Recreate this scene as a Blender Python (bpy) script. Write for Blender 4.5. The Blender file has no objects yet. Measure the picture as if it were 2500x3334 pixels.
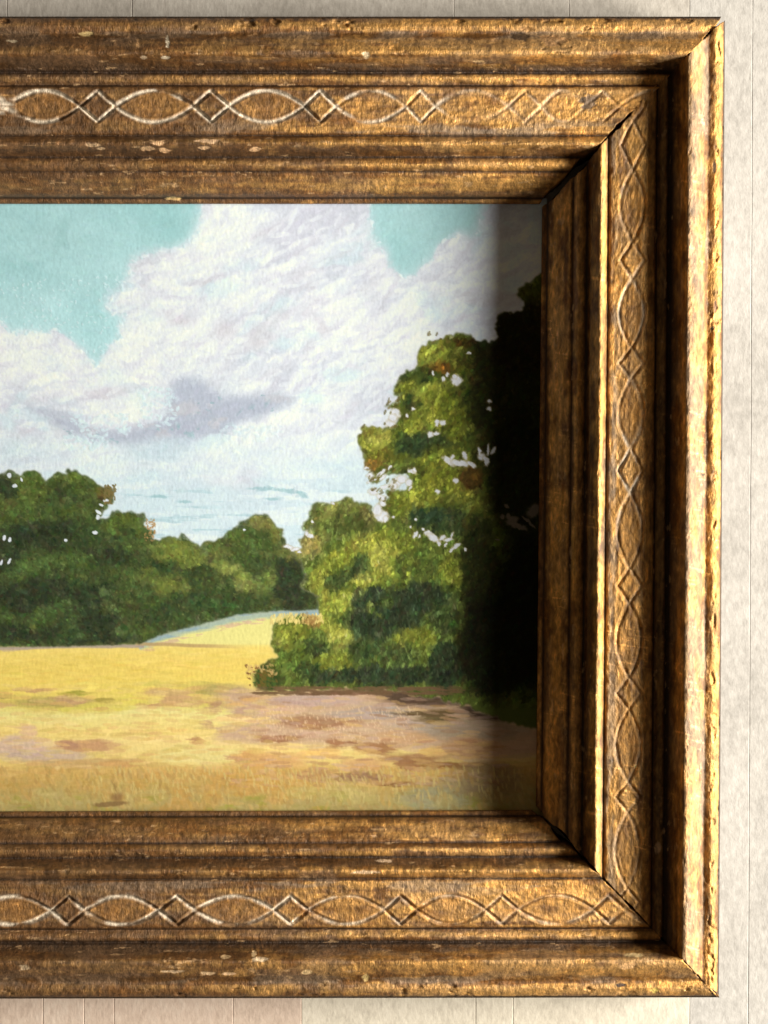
import bpy, math
import numpy as np

# ------------------------------------------------------------------ units
# 1 unit "p" = 0.15 mm.  p-coordinates: x to the right, y downwards, h = height off the painting surface
S = 0.00015
D = 5500.0            # camera distance (in p) from the painting surface
CX, CY = 1250.0, 1667.0
Z0 = 1.5              # height of the picture's centre on the wall (metres)
def W(x, y, h):
    return ((x-CX)*S, -h*S, Z0+(CY-y)*S)

scene = bpy.context.scene
C = scene.collection

# ------------------------------------------------------------------ camera
cam = bpy.data.cameras.new('camera'); co = bpy.data.objects.new('camera', cam); C.objects.link(co)
co.location = (0, -D*S, Z0); co.rotation_euler = (math.radians(90), 0, 0)
cam.sensor_fit = 'VERTICAL'; cam.angle_y = 2*math.atan(1667.0/D)
cam.clip_start = 0.01; cam.clip_end = 60
scene.camera = co

# ------------------------------------------------------------------ light: low warm light raking in from the right
world = bpy.data.worlds.new('World'); scene.world = world; world.use_nodes = True
bg = world.node_tree.nodes['Background']
bg.inputs[0].default_value = (1.0, 0.76, 0.52, 1); bg.inputs[1].default_value = 0.075
ld = bpy.data.lights.new('window_light', 'AREA'); ld.shape = 'ELLIPSE'
lo = bpy.data.objects.new('window_light', ld); C.objects.link(lo)
ld.size = 0.74; ld.size_y = 1.15; ld.energy = 133.0; ld.color = (1.0, 0.925, 0.81)
lp = (1.85, -0.715, Z0-0.07); lo.location = lp
from mathutils import Vector
dv = Vector((0.05, 0, Z0)) - Vector(lp)
lo.rotation_euler = dv.to_track_quat('-Z', 'Y').to_euler()
scene.view_settings.view_transform = 'Standard'; scene.view_settings.look = 'None'
scene.view_settings.exposure = 0.0; scene.view_settings.gamma = 1.0
scene.cycles.max_bounces = 6

# ------------------------------------------------------------------ noise helpers
_lat = np.random.RandomState(7).rand(512, 512).astype(np.float32)
def vn(x, y, seed=0):
    x = x + seed*37.17; y = y + seed*91.31
    xi = np.floor(x).astype(np.int64); yi = np.floor(y).astype(np.int64)
    fx = (x-xi).astype(np.float32); fy = (y-yi).astype(np.float32)
    fx = fx*fx*(3-2*fx); fy = fy*fy*(3-2*fy)
    x0 = xi & 511; x1 = (xi+1) & 511; y0 = yi & 511; y1 = (yi+1) & 511
    a = _lat[y0, x0]; b = _lat[y0, x1]; c = _lat[y1, x0]; d = _lat[y1, x1]
    return (a+(b-a)*fx)*(1-fy)+(c+(d-c)*fx)*fy
def fbm(x, y, sx, sy=None, seed=0, octs=4, gain=.5):
    sy = sy or sx
    r = 0; a = 1; t = 0
    for o in range(octs):
        r = r + a*vn(x/sx*2**o, y/sy*2**o, seed+o*3.3); t += a; a *= gain
    return r/t                     # 0..1
def sst(a, b, x):
    t = np.clip((x-a)/(b-a), 0, 1); return t*t*(3-2*t)
def lin(c):
    c = np.asarray(c, dtype=np.float32)/255.0
    return np.where(c <= .04045, c/12.92, ((c+.055)/1.055)**2.4)

# ------------------------------------------------------------------ mesh helpers
def grid_mesh(name, co3, smooth=True, colour=None, floats=None, extra=None):
    """co3 (n, m, 3) -> quad mesh"""
    n, m = co3.shape[:2]
    v = co3.reshape(-1, 3).astype(np.float32)
    i = np.arange(n*m).reshape(n, m)
    f = np.stack([i[:-1, :-1], i[:-1, 1:], i[1:, 1:], i[1:, :-1]], -1).reshape(-1, 4)
    if extra is not None:
        v = np.concatenate([v, extra[0].astype(np.float32)]); f = np.concatenate([f, extra[1]])
    me = bpy.data.meshes.new(name)
    me.vertices.add(len(v)); me.vertices.foreach_set('co', v.ravel())
    me.loops.add(f.size); me.loops.foreach_set('vertex_index', f.ravel().astype(np.int32))
    me.polygons.add(len(f)); me.polygons.foreach_set('loop_start', np.arange(0, f.size, 4, dtype=np.int32))
    me.polygons.foreach_set('loop_total', np.full(len(f), 4, dtype=np.int32))
    me.update(calc_edges=True)
    me.polygons.foreach_set('use_smooth', np.full(len(f), smooth))
    def pad(a, k):
        a = a.reshape(-1, k)
        if len(a) < len(v): a = np.concatenate([a, np.repeat(a[-1:], len(v)-len(a), 0)])
        return a.astype(np.float32)
    if colour is not None:
        c4 = pad(np.concatenate([colour.reshape(-1, 3), np.ones((n*m, 1))], 1), 4)
        at = me.color_attributes.new('paint', 'FLOAT_COLOR', 'POINT'); at.data.foreach_set('color', c4.ravel())
    for k, a in (floats or {}).items():
        at = me.attributes.new(k, 'FLOAT', 'POINT'); at.data.foreach_set('value', pad(a, 1).ravel())
    return me
def link(name, me, mat, parent=None, **props):
    o = bpy.data.objects.new(name, me); C.objects.link(o)
    if mat: o.data.materials.append(mat)
    if parent: o.parent = parent
    for k, v in props.items(): o[k] = v
    return o

# ------------------------------------------------------------------ materials
def new_mat(name):
    m = bpy.data.materials.new(name); m.use_nodes = True
    nt = m.node_tree; b = nt.nodes['Principled BSDF']
    return m, nt, b
def N(nt, t, **kw):
    n = nt.nodes.new(t)
    for k, v in kw.items(): setattr(n, k, v)
    return n
def noise(nt, vec, scale, detail=4, rough=.6, stretch=None):
    if stretch:
        mp = N(nt, 'ShaderNodeMapping'); mp.inputs['Scale'].default_value = stretch
        nt.links.new(vec, mp.inputs['Vector']); vec = mp.outputs[0]
    n = N(nt, 'ShaderNodeTexNoise'); n.inputs['Scale'].default_value = scale
    n.inputs['Detail'].default_value = detail; n.inputs['Roughness'].default_value = rough
    nt.links.new(vec, n.inputs['Vector']); return n.outputs['Fac']
def ramp(nt, fac, a, b, ca=0.0, cb=1.0):
    r = N(nt, 'ShaderNodeMapRange'); r.inputs['From Min'].default_value = a; r.inputs['From Max'].default_value = b
    r.inputs['To Min'].default_value = ca; r.inputs['To Max'].default_value = cb
    nt.links.new(fac, r.inputs['Value']); return r.outputs[0]
def scale_colour(nt, col, fac):
    v = N(nt, 'ShaderNodeVectorMath', operation='SCALE'); nt.links.new(col, v.inputs[0]); nt.links.new(fac, v.inputs['Scale'])
    return v.outputs[0]

def gold_material():
    m, nt, b = new_mat('aged_gilt_wood')
    tc = N(nt, 'ShaderNodeTexCoord').outputs['Object']
    at = N(nt, 'ShaderNodeAttribute', attribute_name='paint'); g = N(nt, 'ShaderNodeAttribute', attribute_name='gilt')
    n1 = noise(nt, tc, 430, 6, .72, (1, 1, .5))
    n2 = noise(nt, tc, 1500, 3, .6, (1, 1, .35))
    n3 = noise(nt, tc, 90, 4, .6)
    f = N(nt, 'ShaderNodeMath', operation='MULTIPLY')
    nt.links.new(ramp(nt, n1, .32, .68, .5, 1.5), f.inputs[0]); nt.links.new(ramp(nt, n3, .3, .7, .8, 1.2), f.inputs[1])
    nt.links.new(scale_colour(nt, at.outputs['Color'], f.outputs[0]), b.inputs['Base Color'])
    mm = N(nt, 'ShaderNodeMath', operation='MULTIPLY'); nt.links.new(g.outputs['Fac'], mm.inputs[0])
    nt.links.new(ramp(nt, n1, .35, .6, .45, 1.0), mm.inputs[1]); nt.links.new(mm.outputs[0], b.inputs['Metallic'])
    nt.links.new(ramp(nt, n3, .3, .7, .48, .68), b.inputs['Roughness'])
    bm = N(nt, 'ShaderNodeBump'); bm.inputs['Strength'].default_value = 1.0; bm.inputs['Distance'].default_value = .0006
    ad = N(nt, 'ShaderNodeMath', operation='ADD'); nt.links.new(n1, ad.inputs[0])
    h2 = N(nt, 'ShaderNodeMath', operation='MULTIPLY'); h2.inputs[1].default_value = .45; nt.links.new(n2, h2.inputs[0])
    nt.links.new(h2.outputs[0], ad.inputs[1]); nt.links.new(ad.outputs[0], bm.inputs['Height'])
    nt.links.new(bm.outputs[0], b.inputs['Normal'])
    return m
def painting_material():
    m, nt, b = new_mat('oil_paint_on_panel')
    tc = N(nt, 'ShaderNodeTexCoord').outputs['Object']
    at = N(nt, 'ShaderNodeAttribute', attribute_name='paint')
    n1 = noise(nt, tc, 900, 3, .6, (1, 1, .55))
    nt.links.new(scale_colour(nt, at.outputs['Color'], ramp(nt, n1, .3, .7, .975, 1.025)), b.inputs['Base Color'])
    b.inputs['Roughness'].default_value = .62; b.inputs['Specular IOR Level'].default_value = .07
    bm = N(nt, 'ShaderNodeBump'); bm.inputs['Strength'].default_value = .5; bm.inputs['Distance'].default_value = .00004
    nt.links.new(n1, bm.inputs['Height']); nt.links.new(bm.outputs[0], b.inputs['Normal'])
    return m
def board_material(name, c0, c1, c2):
    m, nt, b = new_mat(name)
    tc = N(nt, 'ShaderNodeTexCoord').outputs['Object']
    n1 = noise(nt, tc, 300, 5, .66, (1, 1, .75)); n2 = noise(nt, tc, 26, 4, .6, (1, 1, .6)); n3 = noise(nt, tc, 620, 3, .6, (1, 1, .5))
    cr = N(nt, 'ShaderNodeValToRGB'); e = cr.color_ramp.elements
    e[0].position = .36; e[0].color = (*lin(c0), 1); e[1].position = .66; e[1].color = (*lin(c2), 1)
    k = e.new(.5); k.color = (*lin(c1), 1)
    mx = N(nt, 'ShaderNodeMath', operation='ADD'); a1 = N(nt, 'ShaderNodeMath', operation='MULTIPLY'); a1.inputs[1].default_value = .6
    a2 = N(nt, 'ShaderNodeMath', operation='MULTIPLY'); a2.inputs[1].default_value = .4
    nt.links.new(n1, a1.inputs[0]); nt.links.new(n2, a2.inputs[0]); nt.links.new(a1.outputs[0], mx.inputs[0]); nt.links.new(a2.outputs[0], mx.inputs[1])
    nt.links.new(mx.outputs[0], cr.inputs[0]); nt.links.new(cr.outputs[0], b.inputs['Base Color'])
    b.inputs['Roughness'].default_value = .8; b.inputs['Specular IOR Level'].default_value = .2
    bm = N(nt, 'ShaderNodeBump'); bm.inputs['Strength'].default_value = .6; bm.inputs['Distance'].default_value = .00022
    ad = N(nt, 'ShaderNodeMath', operation='ADD'); nt.links.new(n1, ad.inputs[0]); nt.links.new(n3, ad.inputs[1])
    nt.links.new(ad.outputs[0], bm.inputs['Height']); nt.links.new(bm.outputs[0], b.inputs['Normal'])
    return m
GOLD = gold_material(); PAINT = painting_material()

# ------------------------------------------------------------------ wall of whitewashed planks
WALL_H = -29.0
def box_mesh(name, x0, x1, y0, y1, h0, h1):
    v = np.array([W(x, y, h) for h in (h0, h1) for y in (y0, y1) for x in (x0, x1)])
    me = bpy.data.meshes.new(name)
    me.from_pydata([tuple(a) for a in v], [], [(0, 1, 3, 2), (4, 6, 7, 5), (0, 4, 5, 1), (2, 3, 7, 6), (0, 2, 6, 4), (1, 5, 7, 3)])
    return me
M_backing = board_material('dark_gap_wood', (182, 174, 160), (190, 182, 168), (200, 192, 178))
wall = link('wall', box_mesh('wall', -2600, 4200, -2200, 5600, WALL_H-160, WALL_H-14), M_backing, kind='structure',
            label='pale whitewashed wall of vertical planks behind the gilt frame', )
M_up = board_material('whitewashed_plank', (178, 173, 165), (198, 193, 185), (214, 210, 202))
M_pink = board_material('pinkish_plank', (208, 188, 172), (226, 206, 190), (236, 219, 204))
M_cream = board_material('cream_plank', (180, 178, 174), (199, 197, 193), (216, 214, 210))
M_light = board_material('pale_cream_plank', (212, 205, 190), (232, 225, 209), (244, 238, 223))
def plank(xa0, xa1, xb0, xb1, y0, y1, mat, dh, seed):
    """top edge xa0..xa1, bottom edge xb0..xb1, softened arrises, slightly wandering edges"""
    ny = max(8, int((y1-y0)/60)); ys = np.linspace(y0, y1, ny)
    prof = [(0, -13), (0, -1.5), (.7, -.5), (2.2, 0)]
    u = [('l', a, b) for a, b in prof] + [('m', .33, 0), ('m', .66, 0)] + [('r', a, b) for a, b in prof[::-1]]
    co3 = np.zeros((ny, len(u), 3))
    for j, y in enumerate(ys):
        f = (y-y0)/(y1-y0); L = xa0+(xb0-xa0)*f; R = xa1+(xb1-xa1)*f
        L += 1.3*(vn(np.array(y/90.), np.array(0.), seed)-.5)+.12; R += 1.3*(vn(np.array(y/90.), np.array(0.), seed+5)-.5)-.12
        for i, (k, a, b) in enumerate(u):
            x = L+a if k == 'l' else (R-a if k == 'r' else L+(R-L)*a)
            co3[j, i] = W(x, y, WALL_H+dh+b)
    me = grid_mesh('plank', co3[:, ::-1], smooth=False)
    return link('plank', me, mat, wall)
up = [-1100, -640, -420, -190, 16, 425, 1478, 1855, 2250]
lo_ = [-1100, -700, -480, -170, 133, 268, 367, 755, 980, 1550, 1672, 2250]
rs = np.random.RandomState(3)
for i in range(len(up)-1):
    plank(up[i], up[i+1], up[i], up[i+1], -1200, 1600, M_up, rs.uniform(-.25, .25), i+1)
for i in range(len(lo_)-1):
    plank(lo_[i], lo_[i+1], lo_[i], lo_[i+1], 1602.5, 4400, M_pink if lo_[i+1] <= 980 else M_light, rs.uniform(-.25, .25), i+31)
rt = [(2250, 2250), (2462, 2437), (2640, 2650), (2860, 2880), (3060, 3050)]
for i in range(len(rt)-1):
    plank(rt[i][0], rt[i+1][0], rt[i][1], rt[i+1][1], -1200, 4400, M_cream, rs.uniform(-.25, .25), i+61)

# ------------------------------------------------------------------ the frame
# profile: (distance in from the outer edge, height); closed at the back by a rabbet
PROF = np.array([(0, -27), (0, 120), (.5, 148), (4, 160), (14, 169), (28, 173), (40, 170), (47, 167.5), (52, 167), (60, 174), (74, 193), (92, 213),
  (108, 221), (119, 220), (127, 212), (135, 196), (149, 171), (164, 153), (174, 146), (178, 140), (182, 142), (188, 147), (196, 149), (204, 146),
  (212, 142), (219, 137), (222, 138), (225, 146), (229, 152), (236, 154),
  (300, 154), (372, 154), (379, 152), (383, 146), (386, 146), (390, 155), (397, 168), (406, 175), (415, 173), (427, 158), (440, 137), (449, 120),
  (455, 115), (460, 119), (469, 126), (480, 127), (490, 121), (497, 111), (501, 105), (505, 105), (510, 107), (530, 95), (556, 73), (575, 55),
  (582, 43), (586, 28), (589, 21), (594, 20), (602, 17), (606, 12), (607, 3)], dtype=float)
PROF[:, 1] = np.where(PROF[:, 1] > 30, PROF[:, 1]*1.10, PROF[:, 1])
def dense(prof, step):
    out = []
    for (a, b) in zip(prof[:-1], prof[1:]):
        L = math.hypot(*(b-a)); n = max(1, int(round(L/step)))
        for k in range(n): out.append(a+(b-a)*k/n)
    out.append(prof[-1]); return np.array(out)
PD = dense(PROF, 2.9)
k = np.array([1, 4, 6, 4, 1.])/16            # soften the arrises
sm = PD.copy()
for c in range(2):
    sm[2:-2, c] = sum(k[q]*PD[q:len(PD)-4+q, c] for q in range(5))
keep = PD[:, 1] < 100
edge0 = PD[:, 0] < 1
PD = np.where(edge0[:, None], PD, sm)
# thin out the hidden outer side
side = (PD[:, 0] < .1) & (PD[:, 1] < 110)
idx = np.where(side)[0]; dropm = np.ones(len(PD), bool); dropm[idx[1:]] = False; dropm[idx[-1]] = True
PD = PD[dropm]
PD = np.concatenate([PD, [(586, 2.6), (586, -24), (0, -27.)]])
T = PD[:, 0]; H = PD[:, 1]; NP_ = len(T)
nback = 3

def corner(cx, cy, kx, ky):
    """profile run for one corner. cx, cy: seen position of the outer corner relative to the centre (y up)"""
    hh = np.where(T < .6, 150.0, H); hh[-nback:] = 10.0
    X = (abs(cx)-T*kx)*(D-hh)/D; Z = (abs(cy)-T*ky)*(D-hh)/D
    return np.stack([np.sign(cx)*X, np.sign(cy)*Z], 1)
TR = corner(2358-CX, CY-57.5, .978, 1.0)
BR = corner(2338-CX, CY-3244, .978, 1.0)
TL = corner(-2280, CY-57, .978, 1.0)
BL = corner(-2280, CY-3250, .978, 1.0)

# mitre: shared wandering joint line and a gap that opens towards the sight edge
def mitre(seed, g_in, g_out, amp):
    w = amp*(fbm(T, T*0+seed, 60, seed=seed, octs=5, gain=.62)-.5)*2.4
    g = g_out+(g_in*.35)*sst(240, 330, T)+(g_in*.65)*sst(390, 500, T) + 9*(vn(T/26., T*0, seed+9)-.5)*sst(200, 400, T)
    return w, np.maximum(g, .8)

CROSS = {   # crossings of the two incised lines: between pairs alternately a long oval and a small lozenge
 'top': [(-1420, 0), (-1170, 1), (-1060, 0), (-810, 1), (-700, 0), (-450, 1), (-340, 0), (-90, 1), (23, 0), (260, 1), (377, 0), (629, 1), (746, 0), (991, 1), (1096, 0), (1322, 1), (1420, 0), (1655, 1), (1765, 0), (1905, 1), (2018, 0), (2250, 1)],
 'bottom': [(-1900, 0), (-1660, 1), (-1540, 0), (-1300, 1), (-1185, 0), (-945, 1), (-830, 0), (-590, 1), (-470, 0), (-230, 1), (-80, 0), (167, 1), (276, 0), (515, 1), (637, 0), (891, 1), (1004, 0), (1252, 1), (1356, 0), (1581, 1), (1687, 0), (1934, 1), (2034, 0), (2250, 1)],
 'right': [(250, 0), (392, 1), (554, 0), (786, 1), (908, 0), (1132, 1), (1232, 0), (1460, 1), (1605, 0), (1850, 1), (1965, 0), (2205, 1), (2310, 0), (2545, 1), (2645, 0), (2892, 1), (2985, 0), (3200, 1)],
}
CROSS['left'] = CROSS['right']
def guilloche(side, s):
    """signed offset u(s) of the first line (-1..1); the second is -u. positive over an oval, negative at a lozenge"""
    cr = CROSS[side]; u = np.zeros_like(s); oval = np.zeros_like(s)
    for (a, fa), (b, fb) in zip(cr[:-1], cr[1:]):
        m = (s >= a) & (s < b); f = (s[m]-a)/(b-a)
        if fa == 0: u[m] = np.sin(np.pi*f)**.92; oval[m] = 1
        else:       u[m] = -(1-np.abs(2*f-1))*.98
    return u, oval

def smooth_bump(x, c, w): return np.exp(-((x-c)/w)**2)
CH_G = np.array([.77, .43, .13]); CH_B = np.array([.17, .073, .015]); CH_R = np.array([.34, .14, .025])
def rail(side, A, B, sA, sB, mA, mB, lens, seed):
    """A, B: corner runs (NP,2). sA,sB: seen coordinate along the rail at the two corners"""
    n = len(lens)
    horizontal = side in ('top', 'bottom')
    f = lens[:, None]
    ax = 0 if horizontal else 1
    dirn = np.sign(B[0, ax]-A[0, ax])
    wA, gA = mA; wB, gB = mB
    A2 = A.copy(); B2 = B.copy()
    A2[:, ax] += dirn*gA/2+wA; B2[:, ax] += -dirn*gB/2+wB
    P = A2[None]*(1-f[..., None])+B2[None]*f[..., None]       # (n, NP, 2)
    # seen coordinate along the rail (for placing the carving and the wear)
    s = (P[..., ax]*(D/(D-H[None])))
    s = s+CX if horizontal else CY-s
    t = np.repeat(T[None], n, 0); h = np.repeat(H[None], n, 0)
    col = np.zeros((n, NP_, 3)); gilt = np.zeros((n, NP_))
    front = (np.arange(NP_) < NP_-nback) & (T >= 1.5)
    fr = front[None].astype(float)
    # --- relief
    und = (fbm(s, t, 260, 26, seed, 4)-.5)*5.0
    gra = (fbm(s, t, 16, 9, seed+4, 3)-.5)*3.4
    wave = (fbm(s, t, 420, 70, seed+11, 2)-.5)*4
    dh = (und+gra+wave)*fr
    # chipped outer bead and knocks
    chip = sst(.66, .74, fbm(s, t, 46, 22, seed+20, 4))*smooth_bump(t, 18, 26)
    dh -= 5.5*chip*fr
    knock = sst(.70, .78, fbm(s, t, 70, 16, seed+27, 4))*(sst(60, 80, t)*(1-sst(222, 232, t))+sst(386, 400, t)*(1-sst(455, 465, t)))
    dh -= 2.5*knock*fr
    # --- carving
    u, oval = guilloche(side, s.ravel()); u = u.reshape(s.shape); oval = oval.reshape(s.shape)
    wob = (fbm(s, t*0, 75, seed=seed+31, octs=3)-.5)*.30
    cc, hw = {'top': (289, 51), 'bottom': (283, 46), 'right': (298, 41), 'left': (298, 41)}[side]
    if side == 'right': cc = 303
    sl = np.gradient(u, axis=0)/np.maximum(1e-6, np.abs(np.gradient(s, axis=0)))*hw
    nrm = 1/np.sqrt(1+sl**2)
    sg = -1 if side in ('top', 'right') else 1
    c1 = cc+(wob*6)+u*hw*sg; c2 = cc+(wob*6)-u*hw*sg
    d1 = np.abs(t-c1)*nrm; d2 = np.abs(t-c2)*nrm
    dl = np.minimum(d1, d2)
    lw = 3.6+2.6*fbm(s, t, 120, 60, seed+40, 2)
    str_ = 1.0
    fade = np.ones_like(s)
    if side == 'top': fade = 1-.40*sst(1040, 1140, s)-.38*sst(1400, 1500, s)*(1-.75*(smooth_bump(s, 1675, 50)+smooth_bump(s, 1805, 60)))*(1-sst(1930, 1990, s))
    depth = (3.2+5.5*fbm(s, t, 110, 60, seed+44, 3))*fade*(1 if horizontal else .75)
    groove = np.exp(-(dl/lw)**2)
    rim = np.exp(-((dl-lw*2.0)/(lw*.75))**2)
    inside = (t > 232) & (t < 378)
    inb = sst(228, 236, t)*(1-sst(374, 382, t))
    dh += inb*(-depth*groove+(1.5 if horizontal else .8)*rim*fade)
    # inside of the ovals scooped a little
    io = sst(0, 8, np.minimum(t-np.minimum(c1, c2), np.maximum(c1, c2)-t))
    dh -= inb*io*oval*2.0*fade
    h2 = h+dh
    # --- colour
    lum = fbm(s, t, 300, 12, seed+50, 5)          # streaks along the rail
    mot = fbm(s, t, 60, 30, seed+55, 5, .6)
    ridge = np.interp(T, [0, 6, 20, 40, 50, 56, 80, 105, 125, 150, 176, 182, 196, 210, 222, 230, 250, 372, 384, 392, 406, 420, 440, 455, 466, 480, 492, 501, 512, 560, 582, 588, 598, 607],
                         [.15, .5, .85, .75, .15, .3, .7, .8, .55, .35, .05, .3, .8, .6, .0, .5, .62, .6, .05, .6, .78, .55, .2, .0, .5, .7, .35, .0, .45, .75, .1, .0, .3, .1])[None]
    worn = 1.0
    g = np.clip(ridge+.95*(lum-.5)+1.5*(mot-.5), 0, 1)
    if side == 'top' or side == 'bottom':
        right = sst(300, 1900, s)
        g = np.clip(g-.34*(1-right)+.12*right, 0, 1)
    else: g = np.clip(g+.12, 0, 1)
    gg = sst(.18, .85, g)[..., None]
    col = CH_B*(1-gg)+(CH_G*.8)*gg
    red = sst(.52, .72, fbm(s, t, 110, 30, seed+60, 4))[..., None]*.45*(1-gg*.6)
    col = col*(1-red)+CH_R*red
    gilt = .12+.62*sst(.25, .8, g)
    # grey dust in hollows next to the band and under the bead
    dust = sst(.46, .66, fbm(s, t, 150, 26, seed+66, 4))*(smooth_bump(t, 58, 14)+smooth_bump(t, 366, 22)+.45*smooth_bump(t, 150, 40)+.3)
    dust = np.clip(dust, 0, 1)[..., None]*.55
    col = col*(1-dust)+np.array([.30, .235, .165])*dust; gilt = gilt*(1-dust[..., 0])
    if side == 'right':     # lilac grey film over the sunlit inner part of the outer moulding
        fm_ = sst(56, 66, t)*(1-sst(112, 128, t))*(.35+.75*sst(.35, .6, fbm(s, t, 130, 40, seed+68, 4)))
        fm_ = np.clip(fm_*.72, 0, 1)[..., None]
        col = col*(1-fm_)+np.array([.27, .185, .12])*fm_; gilt = gilt*(1-fm_[..., 0])
    if side in ('top', 'bottom'):      # rails turn browner and less gilt towards the far end
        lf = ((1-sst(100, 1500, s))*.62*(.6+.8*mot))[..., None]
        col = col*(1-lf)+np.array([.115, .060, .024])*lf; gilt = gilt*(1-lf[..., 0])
    # dark deep grooves, plus shade painted into the right rail's hollow
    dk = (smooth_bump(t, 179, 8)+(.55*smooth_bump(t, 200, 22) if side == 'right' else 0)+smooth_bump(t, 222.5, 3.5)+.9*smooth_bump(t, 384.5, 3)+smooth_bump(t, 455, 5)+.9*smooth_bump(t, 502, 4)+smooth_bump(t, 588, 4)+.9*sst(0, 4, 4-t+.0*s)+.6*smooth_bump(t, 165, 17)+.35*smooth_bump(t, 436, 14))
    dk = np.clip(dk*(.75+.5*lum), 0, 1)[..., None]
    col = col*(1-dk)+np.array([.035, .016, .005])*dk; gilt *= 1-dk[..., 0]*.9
    # pale gesso rubbed into the incised lines
    if side in ('top', 'bottom'):
        pale = {'top': 1.05-.62*sst(1000, 1200, s)-.2*sst(1400, 1600, s), 'bottom': .62-.42*sst(300, 1700, s)}[side]
    else: pale = .10+.40*smooth_bump(s, 1520, 160)+.25*smooth_bump(s, 1000, 120)
    pm = inb*np.exp(-((dl-1.5)/(lw*1.05))**2)*np.clip(pale*(.05+1.75*sst(.3, .62, fbm(s, t, 70, 40, seed+70, 5, .6))), 0, 1)*np.clip(fade+.25, 0, 1)
    pm = np.clip(pm*1.15, 0, .95)[..., None]
    col = col*(1-pm)+np.array([.70, .61, .48])*pm; gilt *= 1-pm[..., 0]
    # ovals a warmer, more rubbed brown
    ov = (inb*io*oval*.45*fade)[..., None]
    col = col*(1-ov)+np.array([.34, .165, .04])*ov; gilt = gilt*(1-.5*ov[..., 0])
    # gesso chips showing through (small pale pinkish flakes)
    for (s0, t0, ws, wt, cg) in CHIPS.get(side, []):
        dd = np.sqrt(((s-s0)/ws)**2+((t-t0)/wt)**2)+1.1*(fbm(s, t, 20, 9, seed+int(abs(s0)) % 17, 3)-.5)
        mk = (1-sst(.62, .85, dd))
        col = col*(1-mk[..., None])+np.array(cg)*mk[..., None]; gilt *= 1-mk; h2 -= 1.6*mk*fr
    fl = sst(.735, .765, fbm(s, t, 40, 11, seed+80, 4))*sst(40, 70, t)*(1-sst(575, 585, t))*(1-inb)
    fl = (fl*.5)[..., None]
    col = col*(1-fl)+np.array([.62, .40, .20])*fl; gilt *= 1-fl[..., 0]
    # fine scratches across the rail
    sc = sst(.80, .86, vn(s/3.4+t/16., t/30., seed+90))*sst(.5, .7, fbm(s, t, 90, 90, seed+92, 2))
    col = col*(1+.9*sc[..., None])
    gx, gy = (s, t) if horizontal else (t, s)
    grain = vn(gx/4.2+fbm(gx, gy, 60, 60, seed+95, 2)*9, gy/19., seed+96)*.6+vn(gx/9., gy/34., seed+97)*.4-.5
    col = col*np.clip(1+.95*grain, .3, 1.9)[..., None]
    back = ~front
    col[:, back] = np.array([.05, .028, .012]); gilt[:, back] = 0
    # --- shape
    P3 = np.zeros((n, NP_, 3))
    jit = (fbm(s, t*0, 34, seed=seed+99, octs=4)-.5)*5.0*(1-sst(3, 25, t))
    norm = 1-ax
    sgn = np.sign(A[0, norm])
    Pn = P[..., norm]-sgn*np.abs(jit)*fr*1.0
    if ax == 0: P3[..., 0] = P[..., 0]*S; P3[..., 2] = Z0+Pn*S
    else:       P3[..., 2] = Z0+P[..., 1]*S; P3[..., 0] = Pn*S
    P3[..., 1] = -h2*S
    flip = (side in ('top', 'left'))
    iT = lambda v: int(np.argmin(np.abs(T[:NP_-nback]-v)))
    parts = [('rail', 0, iT(222.3)), ('carved_band', iT(222.3), iT(384.5)), ('inner_moulding', iT(384.5), iT(584)), ('sight_edge', iT(584), NP_-1)]
    objs = []
    par = frame
    for nm, i0, i1 in parts:
        q = P3[:, i0:i1+1]; cq = col[:, i0:i1+1]; gq = gilt[:, i0:i1+1]
        # end skirts: close the cut ends down to the back so the open mitre shows solid wood
        m = q.shape[1]
        ev, ef = [], []
        base = n*m
        for row, rev in ((0, False), (n-1, True)):
            low = q[row].copy(); low[:, 1] = 26*S
            st = base+len(ev)*1
            for v in low: ev.append(v)
            for a in range(m-1):
                r0 = row*m+a; r1 = r0+1; l0 = st+a; l1 = l0+1
                ef.append((r0, l0, l1, r1) if not rev else (r0, r1, l1, l0))
        ev = np.array(ev); ef = np.array(ef)
        me = grid_mesh(nm, q, True, cq, {'gilt': gq}, extra=(ev, ef))
        # skirt colour: dark bare wood
        ca = me.color_attributes['paint']; arr = np.zeros(len(me.vertices)*4, np.float32); ca.data.foreach_get('color', arr)
        arr = arr.reshape(-1, 4); arr[base:, :3] = (.03, .015, .006); ca.data.foreach_set('color', arr.ravel())
        o = link(nm, me, GOLD, par)
        if nm == 'rail':
            o['label'] = RAIL_LABEL[side]; par = o
        objs.append(o)
    return objs
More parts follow.
